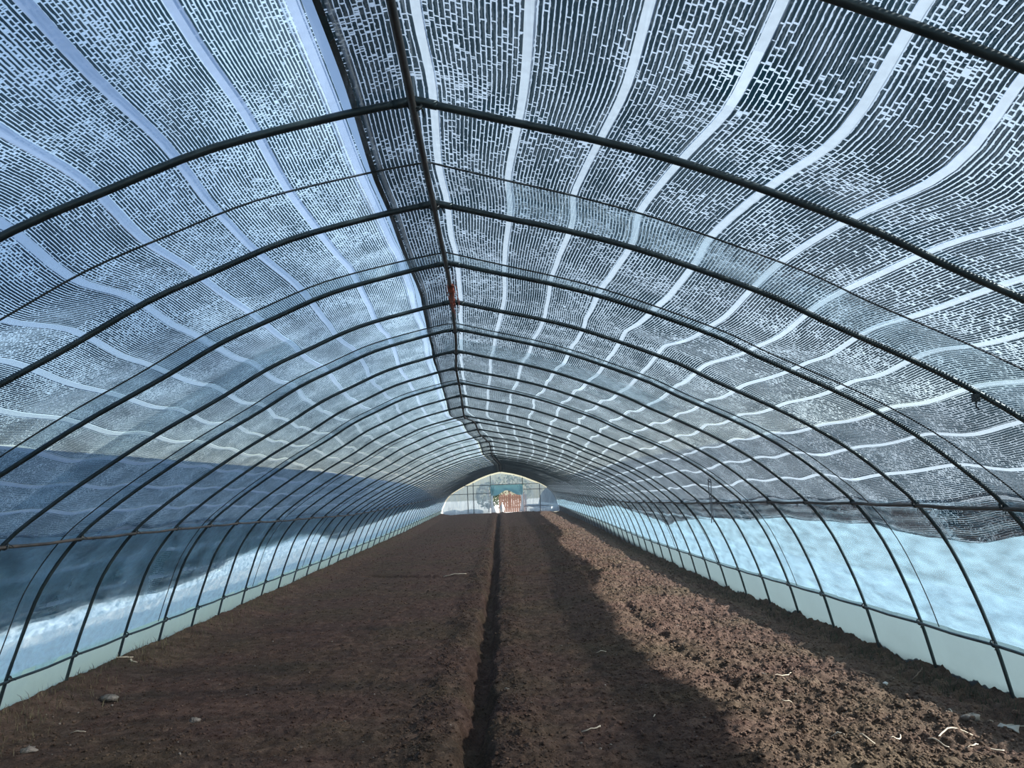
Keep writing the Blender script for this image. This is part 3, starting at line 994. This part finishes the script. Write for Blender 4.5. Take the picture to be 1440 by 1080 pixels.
# beyond the doorway
GB = GE - .02
fence = empty('wooden_fence', (1.4, Y_END + 3.2, GB))
tag(fence, 'low reddish board fence seen through the far doorway', 'fence')
for k in range(13):
    v, f = box(-.055, .055, -.012, .012, 0, 1.02 + .05 * ((k * 7) % 3))
    link_mesh('board', v, f, M['fence'], fence, False, None, (-.78 + k * .13, 0, 0))
for z in (.25, .85):
    v, f = box(-.9, .9, .014, .05, z, z + .07)
    link_mesh('fence_rail', v, f, M['wood'], fence, False)
for k, (x, y, s, h, lab) in enumerate(((-.1, Y_END + 5.0, .8, 1.9, 'dark green shrub on the left beyond the far doorway'),
                                       (1.3, Y_END + 9.0, 1.6, 2.4, 'broad dark shrub standing behind the board fence'))):
    sh = empty('shrub', (x, y, GB))
    tag(sh, lab, 'shrub')
    V, Fc = [], []
    for i in range(900):
        d = Vector((random.gauss(0, 1), random.gauss(0, 1), random.gauss(0, 1))).normalized() * random.uniform(.6, 1) ** .5
        c = Vector((d.x * s, d.y * s * .8, h * .55 + d.z * h * .45))
        a, b = Vector((random.uniform(-1, 1), random.uniform(-1, 1), random.uniform(-1, 1))), Vector((random.uniform(-1, 1), random.uniform(-1, 1), random.uniform(-1, 1)))
        a, b = a.normalized() * .07, b.normalized() * .05
        k0 = len(V)
        V += [c - a, c + b, c + a, c - b]
        Fc.append((k0, k0 + 1, k0 + 2, k0 + 3))
    link_mesh('foliage', [tuple(q) for q in V], Fc, M['leaf'], sh, False)
    v, f = merge([tube([(0, 0, 0), (.05, 0, h * .4), (.1 * (j - 1), .05, h * .75)], .03, 6) for j in range(3)])
    link_mesh('stem', v, f, M['twig'], sh)
# white sack slumped in the doorway
nr, nc = 9, 14
th = np.linspace(.03, math.pi - .03, nr)[:, None]
ph = np.linspace(0, 2 * math.pi, nc, endpoint=False)[None, :]
rr = 1 + .25 * (np.random.default_rng(5).random((nr, nc)) - .5)
V = np.stack([.13 * rr * np.sin(th) * np.cos(ph), .10 * rr * np.sin(th) * np.sin(ph), .25 * rr * np.cos(th) + .25], -1).reshape(-1, 3)
Fc = [tuple(map(int, q)) for q in grid_faces(nr, nc, True)] + [tuple(range(nc))[::-1], tuple((nr - 1) * nc + i for i in range(nc))]
sk = empty('sack', (.70, Y_END + .7, GB))
tag(sk, 'small white sack standing in the far doorway', 'sack')
link_mesh('bag', V, Fc, M['sack'], sk)
v, f = tube([(0, 0, .47), (.02, 0, .53), (.0, .01, .60)], [.035, .02, .05], 8)
link_mesh('tied_neck', v, f, M['sack'], sk)

# ------------------------------------------------------------------ neighbouring tunnels outside
def neighbour(cx, hgt, label, y0, y1):
    root = empty('greenhouse_tunnel', (cx, 0, 0))
    tag(root, label, 'greenhouse', 'neighbouring greenhouse tunnels')
    sc_ = hgt / 2.675
    yy = np.arange(y0, y1, 3.0)

    def strip(name, zlo, zhi, mat, side=None):
        pts = np.vstack([PL[::-1], PR[1:]]) * np.array([1.0, sc_]) + np.array([.19, 0])
        if side is None:
            q = pts[pts[:, 1] >= zlo][::6]
        else:
            q = pts[(pts[:, 1] <= zhi) & (pts[:, 0] * side > 0)][::6]
        YY_ = np.broadcast_to(yy[:, None], (len(yy), len(q)))
        V_ = np.stack([np.broadcast_to(q[:, 0], YY_.shape), YY_, q[:, 1] + ground_z(YY_)], -1)
        link_mesh(name, V_.reshape(-1, 3), grid_faces(len(yy), len(q)), mat, root)
    strip('net_cover', .22, 9, M['far_net'])
    strip('side_film', 0, .28, M['far_film'], 1)
    strip('side_film', 0, .28, M['far_film'], -1)


neighbour(8.35, 2.80, 'neighbouring net-covered tunnel beyond the sunny right film wall', -30, 95)
neighbour(-9.1, 2.70, 'neighbouring net-covered tunnel beyond the left film wall', -30, 95)

# ------------------------------------------------------------------ humid haze in the tunnel air
t = NT('humid_air')
sc_n = t.n('VolumeScatter', None, Color=(0.86, 0.93, 1.0), Density=0.0025, Anisotropy=0.2)
t.t.links.new(sc_n.outputs[0], t.out.inputs['Volume'])
hz_y = np.array([Y_FRONT + .3, 5, 12, 20, 30, 40, Y_END - .3])
S = np.concatenate([np.linspace(-LEN_L, -.05, 14), np.linspace(.05, LEN_R, 14)])
V = np.concatenate([surf(S, np.full_like(S, yy_), .0) for yy_ in hz_y])
nS = len(S)
Fc = [tuple(map(int, q)) for q in grid_faces(len(hz_y), nS, True)] + [tuple(range(nS))[::-1], tuple((len(hz_y) - 1) * nS + k for k in range(nS))]
tag(link_mesh('air_haze', V, Fc, t.m, None, False), 'thin humid haze filling the air inside the tunnel', 'haze', kind='stuff')
